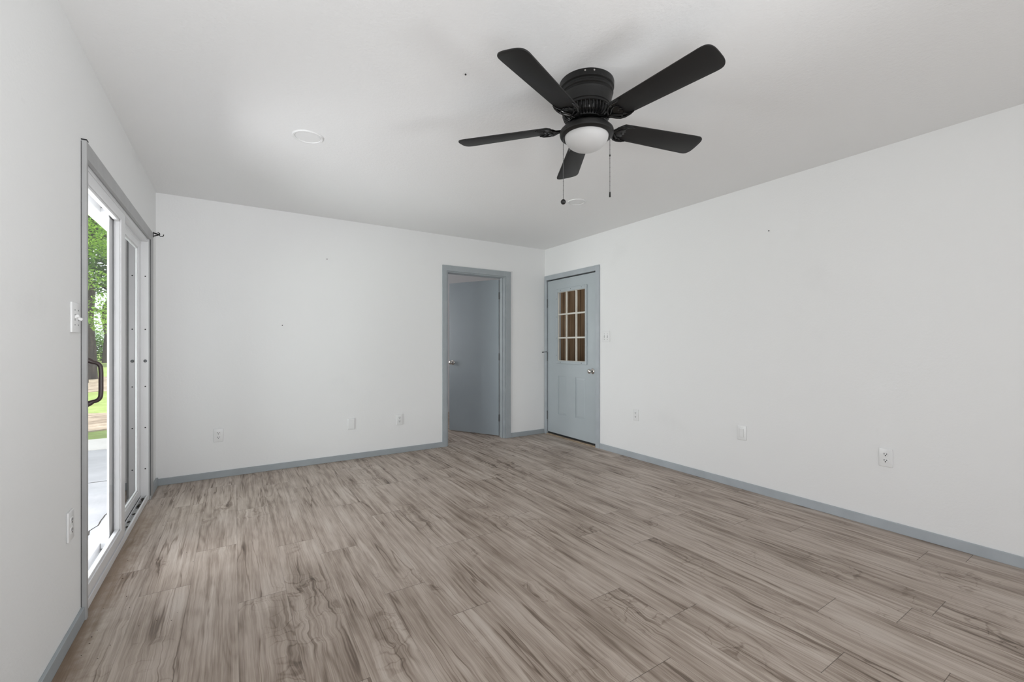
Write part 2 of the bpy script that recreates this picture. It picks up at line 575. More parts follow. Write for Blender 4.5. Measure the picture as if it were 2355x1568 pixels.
# rooms beyond the two doors
struct('wall_hall', boxes((0.70, 0.82, 4.755, 5.55, 0, H), (0.70, 0.82, 6.85, 7.0, 0, H), (0.70, 0.82, 5.55, 6.85, 0, 0.75),
                          (0.70, 0.82, 5.55, 6.85, 2.05, H), (0.70, 5.0, 7.0, 7.12, 0, H), (4.88, 5.0, 4.755, 7.0, 0, H)),
       M['hall_wall'], 'pale wall of the room beyond the open door', 'wall')
struct('wall_side', boxes((4.25, 4.33, 3.2, 4.75, 0, H), (3.611, 4.25, 3.2, 3.28, 0, H), (3.611, 4.25, 4.67, 4.75, 0, H)),
       M['panelling'], 'dark wood panelling seen through the half glass door', 'wall')

# baseboards
BT, BH = 0.012, 0.058


def base(name, b, label, m='trim'):
    struct(name, boxes(b, bev=0.002), M[m], label, 'baseboard')


base('baseboard_back', (XL + BT, 2.020, YB - BT, YB, 0, BH), 'blue grey baseboard along the far wall')
base('baseboard_corner', (2.949, XR - 0.02, YB - BT, YB, 0, BH), 'short blue grey baseboard between the two doors')
base('baseboard_right', (XR - BT, XR, YR, 3.598, 0, BH + 0.003), 'long blue grey baseboard under the right wall', 'trim_sheen')
base('baseboard_left', (XL, XL + BT, YR, 2.540, 0, BH), 'blue grey baseboard along the left wall near the camera')
base('baseboard_side', (XL, XL + BT + 0.004, 4.372, YB, 0, BH + 0.01), 'short baseboard between sliding door and far corner')

# casings
tr = struct('trim_1', boxes((XL, -0.5286, 2.538, 2.562, 0.0, 2.046), (XL, -0.5290, 2.562, 4.252, 1.973, 2.044),
                            (XL, -0.5290, 4.252, 4.366, 0.0, 2.044), bev=0.002), M['trim_grey'],
            'grey casing around the sliding glass door', 'door casing')
for q in ((XL, XL + 0.0018, 2.5365, 2.5380, 0.06, 2.04), (XL, -0.5280, 2.537, 2.564, 2.0462, 2.0502),
                       (-0.5330, -0.5305, 4.2488, 4.2518, 0.03, 1.972)):
    obj('caulk_gap', boxes(q), M['gasket'], tr)
CY = 0.016
struct('trim_2', boxes((2.018, 2.070, YB - CY, YB, 0, 2.094), (2.874, 2.946, YB - CY, YB, 0, 2.094), (2.070, 2.874, YB - CY, YB, 2.030, 2.094),
                       (2.066, 2.0725 + 0.016, YB - 0.004, YB + 0.12, 0, 2.034), (2.858, 2.878, YB - 0.004, YB + 0.12, 0, 2.034),
                       (2.066, 2.878, YB - 0.0035, YB + 0.12, 2.016, 2.036), (2.845, 2.859, YB + 0.035, YB + 0.075, 0, 2.016),
                       (2.088, 2.100, YB + 0.035, YB + 0.075, 0, 2.016), bev=0.0015), M['trim'],
       'blue grey casing and jamb of the open doorway', 'door casing')
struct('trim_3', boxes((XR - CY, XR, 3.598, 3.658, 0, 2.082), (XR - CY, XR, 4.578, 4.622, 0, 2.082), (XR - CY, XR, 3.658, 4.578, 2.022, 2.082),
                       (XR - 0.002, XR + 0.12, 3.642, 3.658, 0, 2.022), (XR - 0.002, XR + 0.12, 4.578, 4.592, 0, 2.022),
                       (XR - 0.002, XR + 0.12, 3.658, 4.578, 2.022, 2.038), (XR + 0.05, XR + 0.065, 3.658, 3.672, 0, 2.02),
                       (XR + 0.05, XR + 0.065, 4.566, 4.578, 0, 2.02), (XR + 0.05, XR + 0.065, 3.658, 4.578, 2.010, 2.022), bev=0.0015), M['trim_sheen'],
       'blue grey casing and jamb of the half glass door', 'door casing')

# ------------------------------------------------------------------ door_1: sliding glass door
d1 = thing('door_1', 'white vinyl sliding glass door with brown pull handle', 'sliding door', (XL, 2.56, 0), 0, kind='structure')


def L1(*bs, bev=0.0015):   # world boxes into the local space of door_1
    b = bmesh.new()
    for q in bs:
        box(b, q[0] - XL, q[1] - XL, q[2] - 2.56, q[3] - 2.56, q[4], q[5], bev=bev)
    return b


fr = obj('door_frame', L1((-0.69, -0.548, 2.562, 2.580, 0.0, 1.975), (-0.69, -0.543, 4.247, 4.260, 0.0, 1.975), (-0.69, -0.548, 2.580, 4.247, 1.952, 1.985),
                          (-0.69, -0.628, 4.205, 4.247, 0.03, 1.955), (-0.69, -0.622, 2.580, 4.247, 1.905, 1.953), (-0.628, -0.586, 3.25, 4.247, 1.930, 1.953),
                          (-0.556, -0.545, 2.575, 4.252, 0.0, 0.040), (-0.69, -0.556, 2.575, 4.252, -0.02, 0.022),
                          (-0.69, -0.624, 2.575, 4.252, 0.022, 0.076), (-0.586, -0.581, 2.58, 4.247, 0.022, 0.040)), M['vinyl'], d1)
for z in (0.24, 0.55, 0.86, 1.29, 1.69):
    obj('screw_hole', one(lambda b: lathe(b, [(0.0045, 0), (0.0045, 0.002), (0, 0.002)], 12,
                                          Matrix.Translation((-0.562 - XL, 4.2468 - 2.56, z)) @ Matrix.Rotation(R(90), 4, 'X'))), M['dark'], fr)
obj('latch_keeper', one(lambda b: [lathe(b, [(0.011, 0), (0.011, 0.003), (0.006, 0.004), (0.005, 0.0015), (0, 0.0015)], 16,
                                        Matrix.Translation((-0.562 - XL, 4.247 - 2.56, 1.052)) @ Matrix.Rotation(R(90), 4, 'X'))]), M['steel'], fr)
random.seed(5)
tag(obj('track_dirt', one(lambda b: [ball(b, (-0.568 - XL + random.uniform(-0.009, 0.009), random.uniform(3.52, 4.235) - 2.56 if i > 26 else random.uniform(3.98, 4.235) - 2.56, 0.022),
                                     random.uniform(0.004, 0.011), 1, random.uniform(1, 2.6), 0.45) for i in range(40)]), M['dirt'], fr), None, kind='stuff')
for q in ((-0.578, -0.560, 3.50, 4.245, 0.0222, 0.0235), (-0.603, -0.590, 3.50, 4.245, 0.0222, 0.0235)):
    obj('track_slot', L1(q, bev=0), M['trim_grey'], fr)

# moving panel (room side), fixed panel (outer side)
mp = obj('sliding_panel', L1((-0.582, -0.549, 2.582, 2.640, 0.046, 1.950), (-0.582, -0.549, 3.340, 3.440, 0.046, 1.950),
                             (-0.582, -0.557, 3.440, 3.485, 0.046, 1.950),
                             (-0.582, -0.549, 2.640, 3.340, 1.898, 1.950), (-0.582, -0.549, 2.640, 3.340, 0.046, 0.100),
                             (-0.575, -0.555, 2.640, 2.652, 0.100, 1.898), (-0.575, -0.555, 3.328, 3.340, 0.100, 1.898),
                             (-0.575, -0.555, 2.640, 3.340, 1.884, 1.898), (-0.575, -0.555, 2.640, 3.340, 0.100, 0.114), bev=0.002), M['vinyl'], d1)
obj('pane', L1((-0.568, -0.566, 2.650, 3.330, 0.112, 1.886), bev=0), M['glass_clear'], mp)


def handle_bm():
    b = bmesh.new()
    pts = []
    x0, xo, zc, hh = -0.549 - XL, -0.4975 - XL, 1.010, 0.094
    y = 2.606 - 2.56
    pts.append((x0, y, zc + hh + 0.006))
    pts.append((x0 + 0.018, y, zc + hh - 0.002))
    for i in range(7):
        a = R(90 - i * 15)
        pts.append((xo - 0.024 + 0.024 * math.cos(a), y, zc + hh - 0.034 + 0.026 * math.sin(a)))
    for i in range(1, 5):
        pts.append((xo + 0.001, y, zc + (hh - 0.034) * (1 - i / 2.5)))
    for i in range(7):
        a = R(-i * 15)
        pts.append((xo - 0.024 + 0.024 * math.cos(a), y, zc - hh + 0.034 + 0.026 * math.sin(a)))
    pts.append((x0 + 0.018, y, zc - hh + 0.002))
    pts.append((x0, y, zc - hh - 0.006))
    r = [0.014, 0.011] + [0.0085] * 7 + [0.0085] * 4 + [0.0085] * 7 + [0.011, 0.014]
    tube(b, pts, r, 12, flat=1.0)
    box(b, x0 - 0.001, x0 + 0.005, y - 0.016, y + 0.016, zc - 0.125, zc + 0.125, bev=0.002)
    box(b, x0 + 0.004, x0 + 0.012, y - 0.004, y + 0.004, zc - 0.004, zc + 0.014, bev=0.002)
    return b


tag(obj('pull_handle', handle_bm(), M['handle'], mp, 40), 'dark brown D-shaped pull handle')
fp = obj('fixed_panel', L1((-0.598, -0.588, 3.268, 3.450, 0.044, 1.945), (-0.622, -0.588, 4.150, 4.247, 0.044, 1.945),
                           (-0.622, -0.588, 3.250, 4.150, 1.888, 1.945), (-0.622, -0.588, 3.250, 4.150, 0.044, 0.100),
                           (-0.614, -0.594, 4.138, 4.150, 0.100, 1.888), (-0.614, -0.594, 3.450, 4.150, 1.876, 1.888),
                           (-0.614, -0.594, 3.450, 4.150, 0.100, 0.112), bev=0.002), M['vinyl'], d1)
for q in ((-0.6005, -0.5995, 3.449, 4.14, 0.105, 1.88), (-0.6125, -0.6115, 3.449, 4.14, 0.105, 1.88)):
    obj('pane', L1(q, bev=0), M['glass'], fp)

# ------------------------------------------------------------------ knobs and hinges
def knob_bm():
    """axis along local -Y, base plane at y=0"""
    b = bmesh.new()
    m = Matrix.Rotation(R(90), 4, 'X')      # +Z -> -Y
    lathe(b, [(0.0, 0), (0.032, 0), (0.0325, 0.004), (0.028, 0.009), (0.016, 0.012), (0.013, 0.020), (0.012, 0.030), (0.018, 0.036), (0.0255, 0.043),
              (0.027, 0.052), (0.0255, 0.060), (0.020, 0.0655), (0.010, 0.0675), (0.0, 0.068)], 32, m)
    return b


# door_2: open slab
ang = math.atan2(5.473 - 4.757, 2.466 - 2.850)
d2 = thing('door_2', 'plain blue grey door standing open in the far wall', 'door', (2.852, 4.757, 0), ang, kind='structure')
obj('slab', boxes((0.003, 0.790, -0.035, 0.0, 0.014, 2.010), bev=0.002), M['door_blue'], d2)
kb = obj('door_knob', knob_bm(), M['chrome'], d2, 40)
kb.location = (0.732, 0.0, 0.935)
kb.rotation_euler = (0, 0, R(180))
tag(kb, 'satin metal door knob')
kb2 = obj('door_knob', knob_bm(), M['chrome'], d2, 40)
kb2.location = (0.732, -0.035, 0.935)
for z in (0.24, 1.02, 1.80):
    h_ = obj('hinge', one(lambda b: (tube(b, [(0.0, 0.004, z - 0.045), (0.0, 0.004, z + 0.045)], 0.006, 10),
                                     box(b, -0.020, 0.0, -0.001, 0.002, z - 0.044, z + 0.044),
                                     box(b, 0.0, 0.0045, -0.034, 0.003, z - 0.044, z + 0.044))), M['steel'], d2, 40)

# door_3: half-glass panelled door, closed.  local: x along wall (toward the camera), -y into the room
d3 = thing('door_3', 'blue grey closed door with nine pane window', 'door', (XR + 0.004, 4.574, 0), R(-90), kind='structure')
DW = 0.912


def Y3(y):
    return 4.574 - y


GX0, GX1, GZ0, GZ1 = Y3(4.357), Y3(3.843), 0.972, 1.842


def slab3():
    b = bmesh.new()
    z0, z1 = 0.036, 2.008
    for q in ((0.003, GX0, 0.0, 0.044, z0, z1), (GX1, DW - 0.002, 0.0, 0.044, z0, z1), (GX0, GX1, 0.0, 0.044, GZ1, z1)):
        box(b, *q)
    # lower part with two recessed panels
    pans = [(Y3(4.375), Y3(4.195), 0.288, 0.780), (Y3(4.022), Y3(3.836), 0.288, 0.780)]
    xs = [GX0, pans[0][0], pans[0][1], pans[1][0], pans[1][1], GX1]
    zs = [z0, 0.288, 0.780, GZ0]
    box(b, GX0, GX1, 0.0, 0.044, z0, 0.288)
    box(b, GX0, GX1, 0.0, 0.044, 0.780, GZ0)
    x_a, x_b = max(GX0, pans[0][0]), min(GX1, pans[1][1])
    box(b, pans[0][1], pans[1][0], 0.0, 0.044, 0.288, 0.780)
    if x_b < GX1:
        box(b, x_b, GX1, 0.0, 0.044, 0.288, 0.780)
    for (a, c, e, g) in ((x_a, pans[0][1], 0.288, 0.780), (pans[1][0], x_b, 0.288, 0.780)):
        box(b, a, c, 0.006, 0.044, e, g)
        # raised field with sloping edges
        t = bmesh.new()
        m = 0.030
        lo = [t.verts.new(v) for v in ((a + 0.006, 0.0062, e + 0.006), (c - 0.006, 0.0062, e + 0.006), (c - 0.006, 0.0062, g - 0.006), (a + 0.006, 0.0062, g - 0.006))]
        hi = [t.verts.new(v) for v in ((a + m, 0.0012, e + m), (c - m, 0.0012, e + m), (c - m, 0.0012, g - m), (a + m, 0.0012, g - m))]
        t.faces.new(hi)
        for i in range(4):
            t.faces.new((lo[i], lo[(i + 1) % 4], hi[(i + 1) % 4], hi[i]))
        bmesh.ops.recalc_face_normals(t, faces=t.faces[:])
        merge(b, t)
    return b


obj('slab', slab3(), M['door_sheen'], d3)
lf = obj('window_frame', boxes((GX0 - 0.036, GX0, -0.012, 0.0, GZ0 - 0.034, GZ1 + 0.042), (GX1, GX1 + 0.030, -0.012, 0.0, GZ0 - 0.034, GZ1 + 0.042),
                               (GX0, GX1, -0.012, 0.0, GZ1, GZ1 + 0.042), (GX0, GX1, -0.012, 0.0, GZ0 - 0.034, GZ0), bev=0.003), M['door_sheen'], d3)
mw = 0.020
mx_ = [Y3(4.193), Y3(4.010)]
mz_ = [1.262, 1.560]
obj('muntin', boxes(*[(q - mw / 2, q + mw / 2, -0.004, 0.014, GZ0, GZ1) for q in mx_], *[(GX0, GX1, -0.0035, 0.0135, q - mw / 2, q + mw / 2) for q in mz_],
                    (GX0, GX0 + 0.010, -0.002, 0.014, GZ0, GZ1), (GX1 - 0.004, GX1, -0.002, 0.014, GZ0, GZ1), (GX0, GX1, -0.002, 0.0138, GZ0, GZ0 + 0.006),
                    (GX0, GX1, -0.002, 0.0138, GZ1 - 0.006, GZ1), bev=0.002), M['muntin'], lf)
obj('pane', boxes((GX0, GX1, 0.018, 0.020, GZ0, GZ1)), M['glass_clear'], lf)
for x, z in ([(GX0 - 0.020, q) for q in (1.04, 1.26, 1.53, 1.76)] + [(q, GZ1 + 0.022) for q in (GX0 + 0.06, (GX0 + GX1) / 2, GX1 - 0.06)]
             + [(q, GZ0 - 0.018) for q in (GX0 + 0.06, GX1 - 0.06)]):
    obj('screw_cap', one(lambda b: lathe(b, [(0.005, 0), (0.005, 0.0015), (0, 0.0025)], 10, Matrix.Translation((x, -0.012, z)) @ Matrix.Rotation(R(90), 4, 'X'))), M['steel'], lf)
kb = obj('door_knob', knob_bm(), M['chrome'], d3, 40)
kb.location = (Y3(3.722), 0.0, 0.868)
tag(kb, 'satin metal door knob')
obj('latch_plate', boxes((DW - 0.004, DW - 0.001, 0.004, 0.040, 0.84, 0.90)), M['steel'], d3)
for z in (0.25, 1.02, 1.72):
    obj('hinge', one(lambda b: (tube(b, [(-0.001, -0.006, z - 0.046), (-0.001, -0.006, z + 0.046)], 0.006, 10),
                                ball(b, (-0.001, -0.006, z + 0.049), 0.0065), ball(b, (-0.001, -0.006, z - 0.049), 0.0065))), M['steel'], d3, 40)
obj('door_stop', one(lambda b: (tube(b, [(-0.001, -0.010, 1.082), (-0.002, -0.055, 1.079), (-0.004, -0.072, 1.077)], [0.004, 0.0035, 0.0035], 10),
                                tube(b, [(-0.004, -0.070, 1.077), (-0.005, -0.088, 1.076)], [0.008, 0.007], 12))), M['steel'], d3, 40)
for q in ((-0.0035, 0.0026, 0.001, 0.030, 0.03, 2.012), (0.0, DW, 0.002, 0.03, 2.0085, 2.0125), (0.004, DW - 0.004, 0.006, 0.03, 0.014, 0.0355)):
    obj('edge_gap', boxes(q), M['gasket'], d3)
obj('threshold', boxes((0.0, DW, -0.024, 0.10, 0.0, 0.013), bev=0.004), M['threshold'], d3)

# ------------------------------------------------------------------ wall plates
def slot_box(b, x, z, w, h):
    box(b, x - w / 2, x + w / 2, -0.0101, -0.006, z - h / 2, z + h / 2)


def plate_bm(w, h, t=0.0075):
    b = bmesh.new()
    box(b, -w / 2, w / 2, -t, 0.0, -h / 2, h / 2, bev=0.003, seg=3)
    return b


def outlet(label, loc, rz, w=0.070, h=0.116):
    t = thing('power_outlet', label, 'outlet', loc, rz, 'white power outlets low on the walls')
    obj('cover_plate', plate_bm(w, h), M['plastic'], t, 40)
    for s in (1, -1):
        zc = s * 0.0195
        poly = [(0.0165 * math.cos(R(a)), max(-0.0125, min(0.0125, 0.0175 * math.sin(R(a))))) for a in range(0, 360, 12)]
        m = Matrix.Translation((0, 0, zc)) @ Matrix.Rotation(R(90), 4, 'X')
        rc = obj('receptacle', one(lambda b: prism(b, poly, 0.0, 0.0095, 0.0008, m)), M['plastic'], t)
        obj('slot', one(lambda b: slot_box(b, -0.0064, zc + 0.004, 0.0032, 0.0085)), M['dark'], rc)
        obj('slot', one(lambda b: slot_box(b, 0.0064, zc + 0.004, 0.0032, 0.0075)), M['dark'], rc)
        obj('ground_hole', one(lambda b: lathe(b, [(0.0033, 0.006), (0.0033, 0.0101), (0, 0.0101)], 12, Matrix.Translation((0, 0, zc - 0.0065)) @ Matrix.Rotation(R(90), 4, 'X'))), M['dark'], rc)
    obj('screw', one(lambda b: lathe(b, [(0.0034, 0), (0.0034, 0.008), (0, 0.0088)], 12, Matrix.Rotation(R(90), 4, 'X'))), M['plastic'], t)
    return t


def switch2(label, loc, rz, up):
    t = thing('light_switch', label, 'light switch', loc, rz, 'double toggle light switches')
    obj('cover_plate', plate_bm(0.116, 0.122), M['plastic'], t, 40)
    for x, u in zip((-0.023, 0.023), up):
        b = bmesh.new()
        m = Matrix.Translation((x, -0.005, 0)) @ Matrix.Rotation(R(-28 if u else 28), 4, 'X')
        box(b, -0.0042, 0.0042, -0.0165, 0.0, -0.0055, 0.0055, bev=0.0012, mat=m)
        tg = obj('toggle', b, M['plastic'], t)
        obj('toggle_slot', one(lambda b: box(b, x - 0.0058, x + 0.0058, -0.0079, -0.005, -0.013, 0.013)), M['gasket'] if False else M['trim_grey'], tg)
    for x, z in ((-0.023, -0.030), (0.023, -0.030), (-0.023, 0.030), (0.023, 0.030)):
        obj('screw', one(lambda b: lathe(b, [(0.0032, 0), (0.0032, 0.008), (0, 0.0086)], 12, Matrix.Translation((x, 0, z)) @ Matrix.Rotation(R(90), 4, 'X'))), M['steel'], t)
    return t


def rocker(label, loc, rz, w, blank):
    t = thing('blank_wall_plate' if blank else 'rocker_switch', label, 'wall plate' if blank else 'light switch', loc, rz)
    obj('cover_plate', plate_bm(w, 0.116), M['plastic'], t, 40)
    if blank:
        obj('insert', boxes((-0.0265, 0.0265, -0.0088, 0, -0.050, 0.047), bev=0.001), M['plastic'], t)
        obj('lower_lip', boxes((-0.018, 0.018, -0.0105, 0, -0.045, -0.040), bev=0.001), M['plastic'], t)
    else:
        b = bmesh.new()
        box(b, -0.0165, 0.0165, -0.0105, 0, -0.0335, 0.0335, bev=0.0015)
        obj('rocker', b, M['plastic'], t)
        for q in (-0.0178, 0.0165):
            obj('rocker_edge', boxes((q, q + 0.0013, -0.0078, 0, -0.0345, 0.0345)), M['trim_grey'], t)
    return t


RB, RRT, RLF = 0.0, R(-90), R(90)
outlet('white outlet on the far wall nearest the sliding door', (-0.1145, YB, 0.374), RB)
rocker('blank white wall plate on the far wall between two outlets', (1.0125, YB, 0.3635), RB, 0.072, True)
outlet('white outlet on the far wall nearest the open doorway', (1.5165, YB, 0.3635), RB)
switch2('double toggle light switch beside the half glass door', (XR, 3.499, 1.2655), RRT, (False, False))
outlet('white outlet on the right wall nearest the half glass door', (XR, 3.0745, 0.4515), RRT)
rocker('white plate with single rocker, on the right wall between two outlets', (XR, 1.9675, 0.4565), RRT, 0.074, False)
outlet('white outlet on the right wall farthest from the half glass door', (XR, 1.039, 0.4575), RRT)
switch2('double toggle light switch beside the sliding glass door', (XL, 2.447, 1.2845), RLF, (True, False))
outlet('white outlet low on the left wall before the sliding door', (XL, 2.380, 0.4615), RLF)

# ------------------------------------------------------------------ curtain rod bracket
cb = thing('curtain_rod_bracket', 'black iron curtain rod bracket above the sliding door corner', 'curtain bracket', (-0.529, 4.352, 2.035), 0)
obj('mounting_plate', boxes((0.0, 0.003, -0.010, 0.010, -0.024, 0.018), bev=0.001), M['iron'], cb)
obj('arm', one(lambda b: (tube(b, [(0.0, 0, 0.011), (0.022, 0, 0.005), (0.040, 0, -0.001)], [0.005, 0.005, 0.0055], 10),
                          tube(b, [(0.0, 0, -0.016), (0.016, 0, -0.009), (0.032, 0, -0.003)], [0.0035, 0.004, 0.004], 10))), M['iron'], cb, 40)
obj('rod_cradle', one(lambda b: (tube(b, [(0.036 + 0.0145 - 0.0135 * math.cos(R(a)), 0, 0.002 - 0.0135 * math.sin(R(a))) for a in range(0, 205, 15)], 0.003, 8),
                                 tube(b, [(0.040, 0, 0.001), (0.038, 0, 0.012), (0.028, 0, 0.018)], [0.0045, 0.004, 0.003], 8))), M['iron'], cb, 40)

# ------------------------------------------------------------------ recessed lights
def downlight(label, x, y, r):
    t = thing('recessed_light', label, 'ceiling light', (x, y, H), 0, 'recessed ceiling lights')
    obj('trim_ring', one(lambda b: lathe(b, [(r, 0), (r, -0.004), (r - 0.004, -0.0075), (r * 0.84, -0.0065), (r * 0.80, -0.002), (r * 0.80, 0)], 56, cap=False)), M['plastic'], t, 40)
    obj('lens', one(lambda b: lathe(b, [(r * 0.80, -0.001), (r * 0.79, -0.0035), (0, -0.0045)], 56)), M['lens'], t, 40)


downlight('recessed white ceiling light nearest the sliding door', 0.379, 2.893, 0.087)
downlight('recessed white ceiling light behind the fan pull chains', 2.556, 2.926, 0.082)

# ------------------------------------------------------------------ ceiling fan
fan = thing('ceiling_fan', 'black five blade ceiling fan with opal dome light and pull chains', 'ceiling fan', (1.445, 1.582, H), 0)
obj('motor_housing', one(lambda b: lathe(b, [(0.0, 0), (0.131, 0), (0.132, -0.004), (0.131, -0.030), (0.124, -0.034), (0.1235, -0.042), (0.1275, -0.046), (0.1275, -0.054),
                                             (0.122, -0.058), (0.1215, -0.064), (0.1235, -0.068), (0.121, -0.074), (0.118, -0.095), (0.115, -0.116), (0.111, -0.119),
                                             (0.111, -0.122), (0.1165, -0.125), (0.1165, -0.132), (0.108, -0.135), (0.104, -0.165), (0.085, -0.180), (0.0, -0.180)], 72)),
    M['fan'], fan, 35)
for a in (225, 243, 115, 355):
    obj('housing_screw', one(lambda b: lathe(b, [(0.004, 0), (0.004, 0.003), (0, 0.004)], 10, Matrix.Rotation(R(a), 4, 'Z') @ Matrix.Translation((0.131, 0, -0.012)) @ Matrix.Rotation(R(90), 4, 'Y'))),
        M['chrome'], fan)


def vent_bm():
    b = bmesh.new()
    for i in range(40):
        a = Matrix.Rotation(2 * math.pi * i / 40, 4, 'Z')
        tube(b, [(0.112, 0, -0.132), (0.1135, 0, -0.148), (0.108, 0, -0.164), (0.094, 0, -0.177), (0.078, 0, -0.182)], 0.0042, 6, a)
    lathe(b, [(0.112, -0.131), (0.1165, -0.134), (0.112, -0.138), (0.108, -0.135)], 60, cap=False)
    lathe(b, [(0.088, -0.178), (0.086, -0.186), (0.060, -0.190), (0.0, -0.190)], 48)
    return b


obj('vent_band', vent_bm(), M['fan_gloss'], fan, 40)
obj('switch_housing', one(lambda b: lathe(b, [(0.0, -0.186), (0.056, -0.186), (0.054, -0.196), (0.043, -0.200), (0.041, -0.214), (0.050, -0.218), (0.050, -0.224), (0.0, -0.224)], 40)),
    M['fan'], fan, 35)
lk = obj('light_kit', one(lambda b: lathe(b, [(0.0, -0.206), (0.060, -0.206), (0.092, -0.210), (0.118, -0.219), (0.1285, -0.230), (0.1300, -0.240), (0.1270, -0.250), (0.1180, -0.2555),
                                              (0.1075, -0.257), (0.1060, -0.250), (0.0, -0.250)], 72)), M['fan'], fan, 35)
obj('glass_dome', one(lambda b: lathe(b, [(0.1055, -0.251)] + [(0.1055 * math.cos(R(a)) ** 0.9, -0.251 - 0.070 * math.sin(R(a))) for a in range(4, 90, 5)] + [(0, -0.321)], 64)),
    M['opal'], lk, 60)
for a in (300, 180, 60):
    obj('rim_screw', one(lambda b: ball(b, (0.128 * math.cos(R(a)), 0.128 * math.sin(R(a)), -0.243), 0.0045)), M['iron'], lk)

PITCH = R(12)
R0, R1 = 0.172, 0.661


def blade_bm():
    w0, w1, dp, pw = 0.054, 0.069, 0.050, 2 / 3.2
    out = [(R0, -w0 + 0.020), (R0 + 0.018, -w0)]
    for i in range(0, 25):
        t_ = R(-90 + 7.5 * i)
        out.append((R1 - dp + dp * abs(math.cos(t_)) ** pw, w1 * math.copysign(abs(math.sin(t_)) ** pw, math.sin(t_))))
    out += [(R0 + 0.018, w0), (R0, w0 - 0.020)]
    b = bmesh.new()
    prism(b, out, -0.003, 0.003, 0.0012)
    return b


def iron_bm():
    b = bmesh.new()
    half = [(0.150, 0.013), (0.158, 0.032), (0.172, 0.048), (0.192, 0.0565), (0.214, 0.0570), (0.240, 0.0530), (0.246, 0.0490), (0.226, 0.0460), (0.210, 0.0400), (0.202, 0.0300),
            (0.206, 0.0210), (0.212, 0.0150), (0.204, 0.0095), (0.212, 0.0040)]
    poly = [(x, -y) for x, y in half] + [(x, y) for x, y in reversed(half)]
    prism(b, poly, -0.0095, -0.0035, 0.0015)
    for s in (1, -1):          # raised scroll ribs
        tube(b, [(0.128, s * 0.004, -0.010), (0.146, s * 0.012, -0.0115), (0.158, s * 0.030, -0.0115), (0.174, s * 0.0455, -0.0115), (0.196, s * 0.052, -0.0110), (0.224, s * 0.0515, -0.0100),
                 (0.240, s * 0.050, -0.0075)], [0.006, 0.006, 0.0055, 0.005, 0.0045, 0.004, 0.002], 8)
        tube(b, [(0.150, s * 0.004, -0.010), (0.166, s * 0.016, -0.0110), (0.180, s * 0.028, -0.0110), (0.196, s * 0.033, -0.0105), (0.203, s * 0.026, -0.0095)],
             [0.004, 0.005, 0.0045, 0.004, 0.002], 8)
    return b


def arm_bm():
    b = bmesh.new()
    tube(b, [(0.050, 0, 0.016), (0.082, 0, 0.014), (0.104, 0, 0.002), (0.124, 0, -0.008), (0.152, 0, -0.0075)], [0.014, 0.012, 0.010, 0.009, 0.010], 10, flat=0.6)
    return b


bm0, im0, am0 = None, None, None
for i in range(5):
    a = R(-157.5 + 72 * i)
    M3 = Matrix.Translation((0, 0, -0.200)) @ Matrix.Rotation(a, 4, 'Z') @ Matrix.Rotation(-PITCH, 4, 'X')
    if bm0 is None:
        bl = obj('blade', blade_bm(), M['blade'], fan, 40)
        ir = obj('blade_iron', iron_bm(), M['fan_gloss'], fan, 40)
        ar = obj('blade_arm', arm_bm(), M['fan_gloss'], ir, 40)
        sc = [obj('blade_screw', one(lambda b: ball(b, (x, y, -0.0105), 0.0045, 1, 1, 0.6)), M['iron'], ir) for x, y in ((0.185, 0.040), (0.185, -0.040), (0.196, 0.0))]
        bm0, im0, am0, sm0 = bl.data, ir.data, ar.data, [q.data for q in sc]
    else:
        def cp(name, me, par):
            q = bpy.data.objects.new(name, me)
            C.objects.link(q)
            q.parent = par
            return q
        bl, ir = cp('blade', bm0, fan), cp('blade_iron', im0, fan)
        cp('blade_arm', am0, ir)
        for q in sm0:
            cp('blade_screw', q, ir)
    bl.matrix_local = M3
    ir.matrix_local = M3


def chain(ox, oy, zend, ballend):
    pc = obj('pull_chain', one(lambda b: (tube(b, [(ox, oy, -0.240), (ox, oy, zend)], 0.0013, 6),
                                          [ball(b, (ox, oy, -0.250 - 0.022 * q), 0.0019) for q in range(int((-0.250 - zend) / 0.022))])), M['chain'], fan)
    if ballend:
        tag(obj('chain_ball', one(lambda b: ball(b, (ox, oy, zend - 0.011), 0.0125)), M['iron'], pc, 60), 'black ball at the end of the pull chain')
    else:
        tag(obj('chain_fob', one(lambda b: lathe(b, [(0.0, zend), (0.0035, zend), (0.0045, zend - 0.024), (0.0, zend - 0.0245)], 16, Matrix.Translation((ox, oy, 0)))), M['iron'], pc, 40),
            'small black tapered fob')
        obj('chain_connector', one(lambda b: ball(b, (ox, oy, -0.345), 0.0036, 1, 1, 1.6)), M['iron'], pc)


rx, ry = math.cos(-0.57013), math.sin(-0.57013)     # camera-right in the room
chain(-0.113 * rx, -0.113 * ry, -0.560, True)
chain(0.114 * rx, 0.114 * ry, -0.523, False)

# ------------------------------------------------------------------ small marks left on walls and ceiling
def nail(label, loc, axis):
    b = bmesh.new()
    rot = {'-x': Matrix.Rotation(R(-90), 4, 'Y'), '-y': Matrix.Rotation(R(90), 4, 'X'), '-z': Matrix.Rotation(R(180), 4, 'X')}[axis]
    lathe(b, [(0.0015, -0.01), (0.0015, 0.005), (0.0045, 0.005), (0.0045, 0.0065), (0.0, 0.007)], 12, Matrix.Translation(loc) @ rot)
    tag(obj('nail', b, M['iron']), label, 'nail', 'small nails left in walls and ceiling')


nail('tiny dark nail high on the right wall', (XR, 1.754, 2.056), '-x')
nail('tiny dark nail high on the far wall', (0.781, YB, 2.027), '-y')
nail('tiny dark nail at mid height on the far wall', (0.386, YB, 1.358), '-y')
nail('tiny dark nail in the ceiling left of the fan', (0.911, 1.822, H), '-z')

